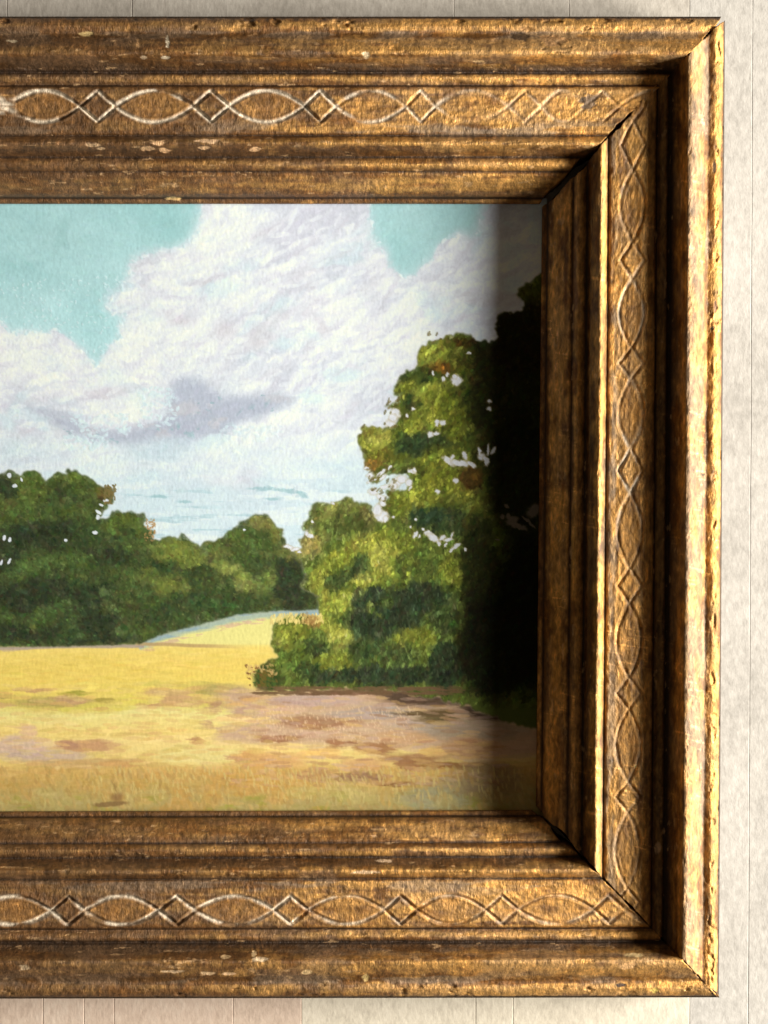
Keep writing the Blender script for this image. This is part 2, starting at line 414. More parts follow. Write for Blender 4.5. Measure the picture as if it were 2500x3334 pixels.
CHIPS = {
 'top': [(515, 407, 34, 12, (.74, .46, .24)), (480, 425, 28, 9, (.74, .46, .24)), (535, 432, 24, 10, (.74, .46, .24)), (680, 402, 50, 9, (.78, .52, .3)), (665, 424, 26, 7, (.7, .44, .23)),
         (835, 430, 24, 11, (.74, .46, .24)), (300, 415, 30, 7, (.6, .4, .22)), (330, 425, 14, 5, (.6, .4, .22)), (545, 76, 7, 24, (.8, .7, .52)), (540, 130, 20, 8, (.85, .74, .55)),
         (450, 85, 8, 22, (.62, .36, .16)), (468, 128, 14, 8, (.75, .58, .38)), (1190, 120, 14, 14, (.8, .66, .42)), (1560, 142, 26, 6, (.8, .56, .28)), (45, 76, 24, 10, (.55, .45, .3)),
         (280, 52, 30, 10, (.6, .45, .2)), (560, 588, 34, 9, (.8, .56, .25)), (1800, 70, 60, 24, (.50, .28, .12)), (1915, 275, 30, 34, (.20, .13, .075)), (1690, 60, 40, 20, (.1, .06, .03))],
 'bottom': [(735, 132, 20, 8, (.75, .53, .28)), (850, 122, 32, 10, (.8, .62, .4)), (826, 140, 8, 16, (.75, .55, .3)), (998, 80, 22, 10, (.85, .6, .3)), (560, 84, 40, 6, (.7, .5, .3)), (2045, 100, 44, 14, (.78, .46, .2)),
            (2132, 20, 14, 13, (.85, .64, .16)), (2326, 22, 18, 24, (.05, .03, .015)), (2020, 38, 22, 8, (.06, .03, .015)), (1190, 58, 14, 16, (.8, .6, .25)), (80, 96, 22, 12, (.45, .33, .2)), (2070, 135, 46, 8, (.8, .6, .3)), (680, 78, 40, 6, (.72, .5, .28)),
            (745, 76, 30, 5, (.75, .5, .28)), (1250, 443, 40, 8, (.8, .6, .4)), (1190, 405, 60, 8, (.7, .48, .28))],
 'right': [(1069, 33, 7, 10, (.08, .05, .03)), (1545, 60, 8, 8, (.1, .06, .03)), (1000, 24, 22, 9, (.25, .12, .05)), (540, 30, 26, 8, (.14, .08, .04)), (2760, 205, 22, 14, (.55, .36, .2)), (1640, 207, 8, 8, (.4, .25, .1))],
}
RAIL_LABEL = {'top': 'upper rail with white lines rubbed into its carved band', 'bottom': 'lower rail, worn brown with faint pale carved lines',
              'right': 'side rail, sunlit gold outside and deep in shade inside', 'left': 'side rail at the far end of the picture'}
frame = bpy.data.objects.new('picture_frame', None); C.objects.link(frame)
frame.location = (0, 0, 0)
frame['label'] = 'antique gilt wooden picture frame with carved oval and lozenge pattern and cracked corners'
frame['category'] = 'picture frame'
def spaced(a, b, fine0, fine1, df, dc):
    """0..1 samples along a..b with step df inside fine0..fine1, dc outside"""
    out = [a]; x = a; s_ = 1 if b > a else -1
    while (b-x)*s_ > 0:
        x += s_*(df if min(fine0, fine1) <= x <= max(fine0, fine1) else dc); out.append(x)
    out = np.array(out); return (out-a)/(out[-1]-a)
m_tr = mitre(3, 34, 3.0, 22); m_br = mitre(8, 26, 3.0, 19); m_tl = mitre(12, 3, 1.2, 3); m_bl = mitre(15, 3, 1.2, 3)
neg = lambda m: (m[0], m[1])
# along x for the horizontal rails, along z for the vertical ones: the joint line wanders the same way for both
def wm(m, sgn): return (m[0]*sgn, m[1])
rail('top', TL, TR, -1030, 2358, m_tl, wm(m_tr, 1), spaced(-1030, 2358, -80, 2400, 4.6, 26), 101)
rail('bottom', BL, BR, -1030, 2338, m_bl, wm(m_br, 1), spaced(-1030, 2338, -80, 2400, 4.6, 26), 205)
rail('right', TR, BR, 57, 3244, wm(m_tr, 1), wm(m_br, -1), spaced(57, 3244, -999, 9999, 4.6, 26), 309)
rail('left', TL, BL, 57, 3244, wm(m_tl, -1), wm(m_bl, 1), spaced(57, 3244, 0, 1, 26, 26), 407)

# ------------------------------------------------------------------ the painting
X1 = np.concatenate([np.arange(-440, -60, 12.0), np.arange(-60, 1781, 2.5)])
Y1 = np.arange(646, 2662, 2.5)
X, Y = np.meshgrid(X1, Y1); X = X.astype(np.float32); Y = Y.astype(np.float32)
img = np.zeros(X.shape+(3,), np.float32); relief = np.zeros(X.shape, np.float32)
ix0 = int(np.searchsorted(X1, -60)); NX = len(X1); NY = len(Y1)
def px(x): return ix0+int(round((x+60)/2.5))
def py(y): return int(round((y-646)/2.5))
def blur(m, r):
    r = max(1, int(round(r/2.5)))
    for ax in (0, 1):
        for _ in range(2):
            p = np.pad(m, [(r+1, r) if a == ax else (0, 0) for a in (0, 1)], mode='edge')
            c = np.cumsum(p, ax, dtype=np.float64)
            m = ((np.take(c, range(2*r+1, c.shape[ax]), ax)-np.take(c, range(0, c.shape[ax]-2*r-1), ax))/(2*r+1)).astype(np.float32)
    return m
_wc = {}
def warp(amp, sc, seed, octs=4):
    key = (sc, seed, octs)
    if key not in _wc:
        _wc[key] = (fbm(X, Y, sc, seed=seed, octs=octs, gain=.6)-.5, fbm(X, Y, sc, seed=seed+50, octs=octs, gain=.6)-.5)
    a, b = _wc[key]; return X+2*amp*a, Y+2*amp*b
def poly(pts, wx=None, wy=None):
    wx = X if wx is None else wx; wy = Y if wy is None else wy
    p = np.array(pts, np.float32); m = 40
    x0, x1, y0, y1 = p[:, 0].min()-m, p[:, 0].max()+m, p[:, 1].min()-m, p[:, 1].max()+m
    i0, i1 = np.searchsorted(X1, [x0, x1]); j0, j1 = np.searchsorted(Y1, [y0, y1])
    out = np.zeros(X.shape, np.float32)
    x = wx[j0:j1, i0:i1]; y = wy[j0:j1, i0:i1]; ins = np.zeros(x.shape, bool)
    q = np.roll(p, -1, 0)
    for (ax, ay), (bx, by) in zip(p, q):
        if ay == by: continue
        c = ((ay > y) != (by > y)) & (x < (bx-ax)*(y-ay)/(by-ay)+ax); ins ^= c
    out[j0:j1, i0:i1] = ins; return out
def put(mask, col, k=1.0):
    m = (mask*k)[..., None]; img[:] = img*(1-m)+np.asarray(col, np.float32)*m
def ell(cx, cy, rx, ry, ang=0, wx=None, wy=None, soft=.35):
    wx = X if wx is None else wx; wy = Y if wy is None else wy
    a = math.radians(ang); dx = wx-cx; dy = wy-cy
    u = (dx*math.cos(a)+dy*math.sin(a))/rx; v = (-dx*math.sin(a)+dy*math.cos(a))/ry
    return (1-sst(1-soft, 1+soft, np.sqrt(u*u+v*v))).astype(np.float32)
R = np.random.RandomState(11)
def dabs(n, mask, L, w, ang, colf, alpha=.8, ht=.5, spread=25, box=None, snap=True):
    """n short brush strokes inside mask; colf(x, y, current colour) -> colour"""
    box = box or (-60, 1780, 646, 2660)
    cnt = 0; tries = 0
    xs = R.uniform(box[0], box[1], n*3); ys = R.uniform(box[2], box[3], n*3)
    for x, y in zip(xs, ys):
        i = px(x); j = py(y)
        if not (2 < i < NX-3 and 2 < j < NY-3) or mask[j, i] < .5: continue
        cnt += 1
        if cnt > n: break
        ln = L*R.uniform(.6, 1.4); wd = w*R.uniform(.7, 1.3); a = math.radians((ang(x, y) if callable(ang) else ang)+R.uniform(-spread, spread))
        r = int(math.ceil(max(ln, wd)/2.5))+1
        i0, i1, j0, j1 = max(0, i-r), min(NX, i+r+1), max(0, j-r), min(NY, j+r+1)
        dx = X[j0:j1, i0:i1]-x; dy = Y[j0:j1, i0:i1]-y
        u = (dx*math.cos(a)+dy*math.sin(a))/ln; v = (-dx*math.sin(a)+dy*math.cos(a))/wd
        d = u*u+v*v
        m = np.clip((1.15-d)*2.4, 0, 1)*alpha
        if snap: m = m*mask[j0:j1, i0:i1]
        c = colf(x, y, img[j, i])
        mm = m[..., None]
        img[j0:j1, i0:i1] = img[j0:j1, i0:i1]*(1-mm)+np.asarray(c, np.float32)*mm
        relief[j0:j1, i0:i1] = relief[j0:j1, i0:i1]*(1-m*.6)+m*ht*R.uniform(.3, 1)
def jit(a, b=None):
    def f(x, y, c):
        k = R.uniform(-a, a); return np.clip(c+k+R.uniform(-a*.35, a*.35, 3), 4, 250)
    return f

exec_order = None
# ---- sky
t_ = sst(650, 1150, Y)[..., None]
img[:] = np.array([166, 209, 207])*(1-t_)+np.array([182, 223, 222])*t_
img += ((fbm(X, Y, 90, 60, 5, 4)-.5)*14)[..., None]+((fbm(X, Y, 260, 200, 83, 3)-.5)*26)[..., None]*np.array([1.0, .6, .6])
full = np.ones(X.shape, np.float32)
wx, wy = warp(16, 90, 1)
wx2, wy2 = warp(9, 34, 2)
cwx = wx+(wx2-X); cwy = wy+(wy2-Y)
left_blue = poly([(-520, 600), (662, 600), (660, 660), (652, 745), (600, 818), (500, 823), (442, 838), (415, 868), (432, 892), (402, 940), (360, 965), (345, 1003), (366, 1022), (385, 1010), (418, 1022), (392, 1060), (386, 1095), (345, 1128), (328, 1192), (300, 1186), (272, 1145), (240, 1112), (200, 1093), (172, 1080), (100, 1086), (40, 1096), (12, 1058), (-60, 1030), (-200, 1010), (-330, 960), (-520, 940)], cwx, cwy)
right_blue = poly([(1205, 600), (1207, 700), (1212, 770), (1250, 815), (1275, 870), (1305, 905), (1340, 897), (1385, 870), (1412, 840), (1425, 800), (1450, 782), (1490, 772), (1530, 792), (1562, 760), (1570, 700), (1600, 640), (1600, 600)], cwx, cwy)
cloud = 1-np.clip(left_blue+right_blue, 0, 1)
feath = sst(.35, .65, fbm(X, Y, 150, 110, 81, 3))[...]
soft = (blur(cloud, 5)*.8+cloud*.2)*(1-feath)+blur(cloud, 17)*feath
put(soft, (223, 232, 235))
# halo of thinner cloud along the edges
halo = np.clip(blur(cloud, 22)-soft, 0, 1); put(halo, (205, 229, 231), .8)
# large flowing modelling: billows following a rising diagonal on the right half
th = math.radians(-27)
U = X*math.cos(th)+Y*math.sin(th); V = -X*math.sin(th)+Y*math.cos(th)
ww = fbm(X, Y, 200, seed=21, octs=4)*140
diag = sst(520, 900, X)*(1-sst(1500, 1650, Y))
bill = fbm(U+ww, V+ww, 240, 62, 22, 5, .58)*diag + fbm(X+ww, Y+ww*.8, 170, 100, 24, 5, .58)*(1-diag)
put(sst(.50, .62, bill)*soft, (240, 248, 249), .9)
put(sst(.50, .36, bill)*0+(1-sst(.36, .49, bill))*soft, (204, 210, 218), .72)
bill2 = fbm(U+ww*.8, V-ww*.5, 110, 34, 26, 5, .6)
put(sst(.56, .68, bill2)*soft, (232, 240, 240), .6); put((1-sst(.32, .44, bill2))*soft, (208, 212, 220), .6)
put(sst(.58, .70, fbm(X+ww, Y, 130, 90, 28, 4))*soft, (206, 233, 235), .5)
put(sst(.60, .72, fbm(X, Y+ww, 110, 80, 29, 4))*soft, (212, 212, 214), .4)
W1, W2 = warp(26, 120, 3)
# lighter left cloud bank
for c in [(90, 1170, 190, 80, 5), (330, 1230, 150, 70, -20), (420, 1120, 90, 80, 0), (480, 1000, 90, 70, -30), (560, 900, 70, 60, -20), (740, 780, 100, 90, -30), (620, 1100, 130, 90, -10), (450, 1330, 130, 45, 0), (-200, 1180, 200, 90, 0)]:
    put(ell(*c, W1, W2, .5)*soft, (236, 243, 243), .55)
for c in [(1010, 745, 150, 90, -15), (940, 850, 80, 60, -20)]: put(ell(*c, W1, W2, .5), (205, 207, 216), .6)
for c in [(590, 1035, 50, 20, 10), (730, 1085, 34, 46, 0), (150, 1275, 60, 16, -28), (900, 1040, 60, 28, -30), (650, 925, 70, 12, -22), (1010, 990, 45, 26, -30), (1040, 1060, 22, 40, -40), (840, 1110, 50, 40, -20), (300, 1280, 160, 18, -6)]: put(ell(*c, W1, W2, .6), (206, 201, 205), .55)
# small billows: a bright crest with a soft grey underside
PW = warp(12, 30, 71)
RC = np.random.RandomState(29)
for q in range(330):
    cx = RC.uniform(-60, 1600); cy = RC.uniform(700, 1500)
    if soft[py(cy), px(cx)] < .9: continue
    rr = RC.uniform(18, 62); an = (-32 if cx > 600 else -12)+RC.uniform(-22, 22); el = RC.uniform(.35, .6)
    a_ = math.radians(an); kk = RC.uniform(.35, .8)
    x0_, y0_ = cx, cy
    body = ell(x0_, y0_, rr, rr*el, an, *PW, .4)
    off = ell(x0_-math.sin(a_)*rr*.28, y0_+math.cos(a_)*rr*.28, rr*1.05, rr*el, an, *PW, .5)
    put(np.clip(off-body, 0, 1)*soft, RC.choice([0, 1]) and (206, 206, 215) or (212, 212, 216), kk*.8)
    put(np.clip(body-off*.75, 0, 1)*soft, (243, 249, 249), kk)
    put(body*soft, (228, 236, 238), kk*.25)
# the lilac shadow under the big cloud
lil = poly([(150, 1355), (235, 1345), (300, 1395), (400, 1402), (480, 1385), (545, 1350), (560, 1285), (556, 1238), (615, 1222), (680, 1245), (715, 1290), (790, 1292), (840, 1285), (930, 1290), (950, 1315), (870, 1355), (785, 1368), (745, 1408), (700, 1428), (640, 1418), (600, 1458), (562, 1490), (500, 1496), (430, 1462), (380, 1450), (300, 1442), (250, 1425), (195, 1392)], cwx, cwy)
put(blur(lil, 12), (180, 190, 203), .85)
for c in [(640, 1310, 100, 60, 15), (480, 1425, 130, 34, 5), (790, 1335, 90, 30, -8), (600, 1400, 120, 50, -10), (180, 1345, 110, 16, 8)]: put(ell(*c, *warp(20, 70, 73), .6), (184, 192, 204), .6)
put(lil*sst(.55, .7, fbm(X, Y, 60, 40, 31, 4)), (198, 201, 206), .8)
put(lil*sst(.70, .76, fbm(X, Y, 22, 14, 33, 3)), (150, 182, 186), .7)
for (a, b) in [((560, 1275), (470, 1375)), ((250, 1365), (400, 1400)), ((230, 1430), (330, 1450)), ((740, 1420), (900, 1400))]:
    mm = np.zeros(X.shape, np.float32)
    box = (min(a[0], b[0])-20, max(a[0], b[0])+20, min(a[1], b[1])-16, max(a[1], b[1])+16)
    dabs(60, full, 9, 4.5, -10, lambda x, y, c: (212, 234, 237), .75, .8, 60, box)
# pale lower sky with level wisps
low = sst(1400, 1560, Y+(fbm(X, Y, 260, 90, 35, 4)-.5)*260+.10*np.abs(X-500)*0)
put(low, (208, 229, 232), .82)
wisp = fbm(X, Y, 260, 34, 37, 5, .6)
put(low*sst(.52, .66, wisp), (228, 240, 242), .75)
put(low*sst(.60, .73, fbm(X, Y, 150, 16, 39, 4, .6))*sst(1560, 1620, Y), (165, 200, 204), .6)
for c in [(520, 1618, 26, 5, 5), (600, 1634, 24, 5, 4), (870, 1592, 60, 5, 2), (950, 1600, 30, 7, 10), (890, 1625, 28, 5, 0), (985, 1612, 20, 8, 30)]: put(ell(*c, *warp(6, 20, 4), .5), (150, 190, 192), .7)
put(ell(690, 1440, 46, 26, -10, *warp(8, 30, 5), .3), (214, 236, 238), .85)
put(ell(900, 1450, 260, 80, -12, W1, W2, .5), (228, 236, 239), .5)
# brushwork over the sky
sk = (Y < 1800).astype(np.float32)
dabs(5200, sk, 15, 5.5, lambda x, y: (-28 if x > 560 else 15)*(1 if y < 1500 else .1), jit(6), .5, .4, 34, (-60, 1780, 650, 1780))
dabs(2600, (cloud*sk), 15, 4, lambda x, y: (-32 if x > 560 else -5), lambda x, y, c: np.clip(c+R.choice([-10, -6, 7, 10]), 0, 250), .45, .35, 70, (-60, 1780, 650, 1600))
dabs(200, (cloud*sk*(1-np.clip(blur(lil, 14)*3, 0, 1))), 26, 8, lambda x, y: (-34 if x > 560 else 0), lambda x, y, c: (240, 248, 249), .4, .5, 30, (-60, 1560, 700, 1500))
edge_ = ((np.abs(blur(cloud, 10)-.5) < .32)).astype(np.float32)*sk
dabs(900, edge_, 11, 4.5, 0, lambda x, y, c: (232, 243, 244) if R.rand() > .4 else (190, 222, 222), .5, .9, 80, (-60, 1780, 650, 1250))
dabs(140, left_blue, 5, 2.4, 0, lambda x, y, c: (205, 232, 232), .7, .8, 90, (0, 640, 900, 1180))
for c in [(200, 765, 16, 60, 20), (215, 800, 10, 20, -30)]: put(ell(*c, *warp(8, 26, 6), .6), (146, 190, 186), .35)

# ---- fields
yy = Y+(fbm(X, Y, 420, 60, 41, 3)-.5)*18
F = (Y > 1975).astype(np.float32)*0
bands = [(1980, (233, 226, 142)), (2095, (234, 226, 140)), (2112, (236, 212, 118)), (2180, (232, 206, 108)), (2250, (235, 212, 112)), (2290, (214, 196, 104)), (2325, (232, 220, 142)), (2385, (236, 210, 128)), (2410, (238, 214, 140)), (2470, (226, 202, 124)), (2510, (206, 172, 102)), (2560, (192, 160, 92)), (2610, (176, 158, 98)), (2670, (158, 140, 88))]
ys_ = np.array([b[0] for b in bands]); cs_ = np.array([b[1] for b in bands], float)
wob = yy+(fbm(X, Y, 300, 34, 43, 4)-.5)*44*sst(2110, 2200, Y)
fc = np.stack([np.interp(wob, ys_, cs_[:, c]) for c in range(3)], -1)
fm = (Y > 1950).astype(np.float32); img[:] = np.where(fm[..., None] > 0, fc, img)
# strip of cool shade at the back of the far field
back_y = np.interp(X1, [-500, 420, 455, 520, 600, 700, 770, 850, 950, 1100, 1800], [1960, 1960, 2095, 2068, 2046, 2020, 2001, 1992, 1986, 1982, 1982])[None].astype(np.float32)
strip = sst(26, 12, Y-back_y+(fbm(X, Y, 60, 10, 45, 3)-.5)*14)
strip = (1-sst(12, 30, Y-back_y+(fbm(X, Y, 60, 12, 45, 3)-.5)*18))*fm
put(strip, (168, 186, 168), .95); put(strip*sst(.45, .6, fbm(X, Y, 50, 12, 46, 3)), (146, 172, 178), .8)
put((1-sst(4, 12, np.abs(Y-back_y-30)))*sst(.5, .6, fbm(X, Y, 40, 6, 47, 3))*fm, (212, 176, 150), .7)
# grey-mauve line at the foot of the trees
wv = (fbm(X, Y*0, 70, seed=48, octs=3)-.5)*6
l1 = (1-sst(3, 9, np.abs(Y-2104-wv-np.interp(X, [0, 250, 500], [8, -1, 0]))))*(X < 470)*(X > -500)
put(l1.astype(np.float32), (172, 156, 142), .9)
l2 = (1-sst(3, 8, np.abs(Y-2100-wv-np.interp(X, [440, 620, 800], [-4, 2, 6]))))*(1-sst(640, 830, X))*(X > 440)
put(l2.astype(np.float32), (188, 160, 108), .9)
SWa = warp(16, 60, 7); SWb = warp(7, 16, 57); SW = (SWa[0]+1.8*(SWb[0]-X), SWa[1]*.55+Y*.45+.6*(SWb[1]-Y))
def streak(x0, x1, y0, y1, c, k=.85, a=0, soft=.3): put(ell((x0+x1)/2, (y0+y1)/2, (x1-x0)/2, (y1-y0)/2, a, *SW, soft), c, k)
for a in [(40, 170, 2242, 2256, (196, 158, 112)), (-60, 24, 2256, 2280, (170, 155, 92)), (55, 300, 2268, 2298, (172, 154, 92)), (160, 290, 2262, 2292, (196, 160, 116)), (300, 400, 2270, 2286, (172, 154, 80)),
          (-60, 60, 2288, 2304, (196, 160, 120)), (470, 640, 2240, 2268, (200, 166, 116)), (520, 660, 2262, 2300, (198, 160, 116)), (420, 620, 2290, 2302, (196, 158, 110)), (640, 800, 2222, 2270, (172, 156, 96)), (440, 700, 2218, 2236, (212, 196, 104)),
          (210, 290, 2244, 2262, (164, 158, 72)), (180, 420, 2296, 2316, (214, 200, 100)), (380, 470, 2262, 2300, (226, 210, 104)),
          (180, 390, 2408, 2448, (192, 148, 108)), (180, 250, 2412, 2440, (180, 138, 108)), (-80, 170, 2395, 2470, (208, 180, 158)), (0, 280, 2440, 2482, (196, 172, 150)), (60, 120, 2360, 2400, (222, 186, 150)), (80, 110, 2448, 2462, (225, 205, 190)),
          (500, 800, 2424, 2490, (228, 212, 140)), (620, 665, 2400, 2428, (180, 138, 96)), (655, 695, 2340, 2372, (186, 150, 112)), (680, 720, 2270, 2324, (180, 144, 110)), (768, 800, 2290, 2338, (184, 148, 112)), (100, 500, 2470, 2500, (196, 164, 110)), (760, 900, 2440, 2500, (206, 158, 98)),
          (300, 470, 2480, 2500, (204, 162, 102))]: streak(*a)
# right hand shaded path
path = poly([(700, 2262), (780, 2240), (900, 2246), (1100, 2238), (1790, 2240), (1790, 2460), (1560, 2480), (1400, 2440), (1200, 2430), (1060, 2420), (900, 2424), (700, 2412), (720, 2360), (820, 2350), (760, 2320), (730, 2290)], *warp(16, 60, 8))
put(blur(path, 10), (196, 164, 138), .85)
for a in [(870, 1190, 2262, 2300, (192, 166, 150)), (1150, 1330, 2298, 2330, (176, 164, 152)), (900, 1180, 2330, 2370, (164, 124, 90)), (830, 1000, 2392, 2412, (160, 116, 84)), (990, 1080, 2352, 2376, (168, 128, 92)), (1060, 1350, 2310, 2345, (178, 160, 144)),
          (1280, 1420, 2348, 2400, (190, 172, 152)), (1200, 1420, 2380, 2420, (206, 166, 120)), (700, 850, 2330, 2352, (240, 206, 140)), (800, 1000, 2300, 2330, (214, 178, 146)), (1060, 1300, 2240, 2262, (110, 84, 62)), (940, 1240, 2250, 2264, (120, 90, 66)),
          (1240, 1560, 2236, 2300, (72, 56, 44)), (1360, 1500, 2310, 2356, (98, 82, 50)), (1280, 1470, 2316, 2332, (108, 88, 60)), (1500, 1780, 2260, 2350, (58, 44, 34)), (1380, 1720, 2345, 2410, (164, 146, 120)), (1420, 1620, 2400, 2470, (190, 150, 104)),
          (1055, 1120, 2402, 2440, (160, 116, 80)), (1150, 1300, 2418, 2450, (156, 112, 74)), (1190, 1280, 2438, 2458, (160, 118, 80)), (1130, 1160, 2412, 2425, (150, 108, 76)), (1230, 1460, 2455, 2485, (166, 126, 86)), (1290, 1360, 2462, 2510, (158, 116, 78)),
          (1360, 1620, 2482, 2500, (140, 98, 60)), (960, 1080, 2505, 2545, (168, 134, 100)), (1090, 1270, 2515, 2545, (140, 108, 82)), (1210, 1370, 2545, 2558, (138, 102, 64)), (1340, 1480, 2528, 2560, (176, 150, 90)), (1300, 1540, 2560, 2640, (160, 156, 120)), (1420, 1620, 2520, 2580, (158, 154, 122)),
          (840, 990, 2418, 2450, (240, 210, 132)), (980, 1100, 2440, 2470, (238, 196, 118)), (1100, 1260, 2470, 2510, (210, 168, 116)), (850, 1000, 2450, 2500, (214, 170, 112)), (1360, 1440, 2428, 2460, (226, 186, 112)), (900, 1200, 2560, 2600, (190, 168, 100)), (1460, 1700, 2480, 2600, (150, 128, 92))]: streak(*a)
# foreground grasses
put(sst(.52, .66, fbm(X, Y, 110, 60, 51, 4))*sst(2480, 2540, Y), (196, 152, 84), .6)
put(sst(.52, .66, fbm(X, Y, 90, 70, 52, 4))*sst(2510, 2590, Y), (184, 168, 106), .7)
put(sst(.62, .72, fbm(X, Y, 50, 30, 53, 4))*sst(2560, 2620, Y), (150, 150, 60), .6)
fld = (Y > 2115).astype(np.float32)
dabs(5200, fld, 26, 4.2, 0, jit(9), .5, .5, 9, (-60, 1780, 2112, 2655))
dabs(500, fld, 9, 4, 80, lambda x, y, c: np.clip(c+R.uniform(-14, 18), 0, 250), .55, .8, 22, (-60, 1780, 2500, 2655))
# loose broken strokes over the path and the foreground
PAL = [(208, 172, 140), (190, 150, 118), (162, 120, 86), (226, 190, 122), (196, 168, 150), (214, 176, 108)]
dabs(420, full, 26, 5, 2, lambda x, y, c: np.asarray(c)*.45+.55*np.array(PAL[R.randint(6)]), .6, .9, 9, (740, 1640, 2262, 2560))
PAL2 = [(232, 206, 128), (214, 186, 104), (240, 214, 142), (208, 166, 112), (198, 178, 100), (224, 178, 112)]
dabs(420, full, 24, 5, 0, lambda x, y, c: np.asarray(c)*.5+.5*np.array(PAL2[R.randint(6)]), .6, .9, 8, (-60, 900, 2230, 2500))
PAL3 = [(190, 150, 80), (172, 152, 88), (206, 164, 98), (180, 160, 108), (160, 128, 76)]
dabs(700, full, 13, 6, 75, lambda x, y, c: np.asarray(c)*.5+.5*np.array(PAL3[R.randint(5)]), .55, .8, 30, (-60, 1780, 2500, 2655))
dabs(260, full, 12, 3.2, 80, lambda x, y, c: (206, 186, 118), .5, .9, 16, (300, 1700, 2500, 2600))
dabs(340, full, 5, 2.4, 75, lambda x, y, c: (236, 206, 162), .35, .9, 20, (820, 1360, 2300, 2420))
put(blur(poly([(356, 2596), (372, 2584), (398, 2578), (402, 2592), (390, 2612), (370, 2610)], *warp(5, 20, 9)), 4), (138, 108, 70), .8); put(ell(372, 2560, 3, 22, -25, *warp(5, 20, 9), .4), (150, 124, 76), .5); put(ell(360, 2618, 55, 8, -4, *warp(5, 20, 9), .3), (130, 104, 66), .85)

# ---- distant trees
TW = warp(13, 26, 10, 5); TWs = warp(8, 15, 12, 3)
calm = 1-.88*sst(1930, 2000, Y)
tx = X+(TW[0]-X+TWs[0]-X)*calm; ty = Y+(TW[1]-Y+TWs[1]-Y)*calm
def tree(pts, base, wx_=None, wy_=None):
    m = poly(pts, tx if wx_ is None else wx_, ty if wy_ is None else wy_)
    rim_ = np.clip(blur(m, 5)-m, 0, 1); put(rim_, (222, 208, 188), .55)
    m = np.clip(blur(m, 2.5), 0, 1); put(m, base); return m
farT = tree([(-520, 1520), (-260, 1500), (-100, 1530), (0, 1545), (24, 1537), (48, 1542), (70, 1556), (86, 1540), (112, 1535), (132, 1545), (150, 1566), (166, 1552), (190, 1540), (214, 1545), (222, 1532), (260, 1535), (272, 1552), (310, 1570), (336, 1592), (358, 1584), (374, 1614), (366, 1634), (344, 1630), (350, 1660), (332, 1674), (314, 1692), (345, 1688), (376, 1667), (410, 1670), (450, 1680), (466, 1674), (470, 1700), (486, 1728), (502, 1730), (488, 1756), (520, 1766), (542, 1750), (566, 1744), (600, 1742), (622, 1762), (650, 1780), (672, 1764), (690, 1754), (730, 1745), (764, 1720), (776, 1694), (812, 1690), (832, 1675), (878, 1682), (890, 1706), (915, 1716), (930, 1760), (938, 1785), (965, 1798), (1060, 1790), (1060, 1984), (960, 1986), (850, 1992), (770, 2001), (700, 2020), (600, 2046), (520, 2068), (455, 2096), (200, 2104), (-520, 2112)], (66, 78, 44))
# keep the foot of the wood crisp and level
foot = farT*0
G_d, G_dd, G_m, G_l, G_y = (56, 68, 40), (46, 54, 38), (78, 92, 48), (104, 114, 56), (130, 136, 72)
CWa = warp(24, 60, 14); CWb = warp(9, 14, 64); CW = (CWa[0]+CWb[0]-X, CWa[1]+CWb[1]-Y)
def clump(lst, m, soft=.35):
    for (cx, cy, rx, ry, an, c, k_) in lst: put(ell(cx, cy, rx, ry, an, *CW, soft)*m, c, k_)
clump([(110, 1580, 70, 50, 0, (88, 102, 48), .8), (250, 1570, 90, 30, 10, (86, 98, 46), .8), (300, 1620, 60, 60, 0, (74, 86, 46), .7), (200, 1600, 50, 30, 0, G_d, .6), (345, 1610, 26, 26, 0, (112, 100, 58), .8), (60, 1650, 90, 30, -15, (80, 94, 48), .7), (140, 1690, 110, 24, -10, (78, 94, 48), .7),
       (10, 1600, 40, 30, 0, G_dd, .8), (150, 1740, 130, 44, 0, G_dd, .85), (30, 1800, 60, 60, 0, G_dd, .7), (270, 1760, 80, 40, 10, G_d, .8), (400, 1700, 60, 34, 0, (86, 100, 46), .85), (440, 1750, 40, 60, 0, G_m, .7), (370, 1810, 70, 30, 0, G_dd, .7), (400, 1740, 40, 30, 0, G_d, .6),
       (80, 1855, 100, 28, -22, (76, 92, 50), .85), (230, 1825, 90, 30, 5, (74, 92, 50), .8), (70, 1910, 20, 40, 15, (74, 90, 48), .7), (120, 1940, 150, 60, 0, G_dd, .85), (180, 1980, 80, 26, -25, (76, 94, 52), .85), (240, 2010, 60, 50, 0, (62, 76, 46), .8), (300, 1930, 60, 60, 0, G_dd, .8), (330, 2030, 60, 50, 0, G_dd, .8),
       (310, 1860, 50, 40, 0, (66, 80, 44), .7), (360, 1975, 34, 14, 50, (92, 108, 66), .75), (340, 1930, 22, 14, 40, (86, 102, 62), .7), (430, 1900, 40, 50, 0, (76, 92, 48), .7), (455, 2040, 40, 44, 0, (80, 96, 50), .75), (385, 2050, 12, 24, -15, (92, 106, 64), .7), (60, 2060, 140, 30, 0, G_dd, .8), (330, 2085, 130, 12, 0, G_dd, .8)], farT)
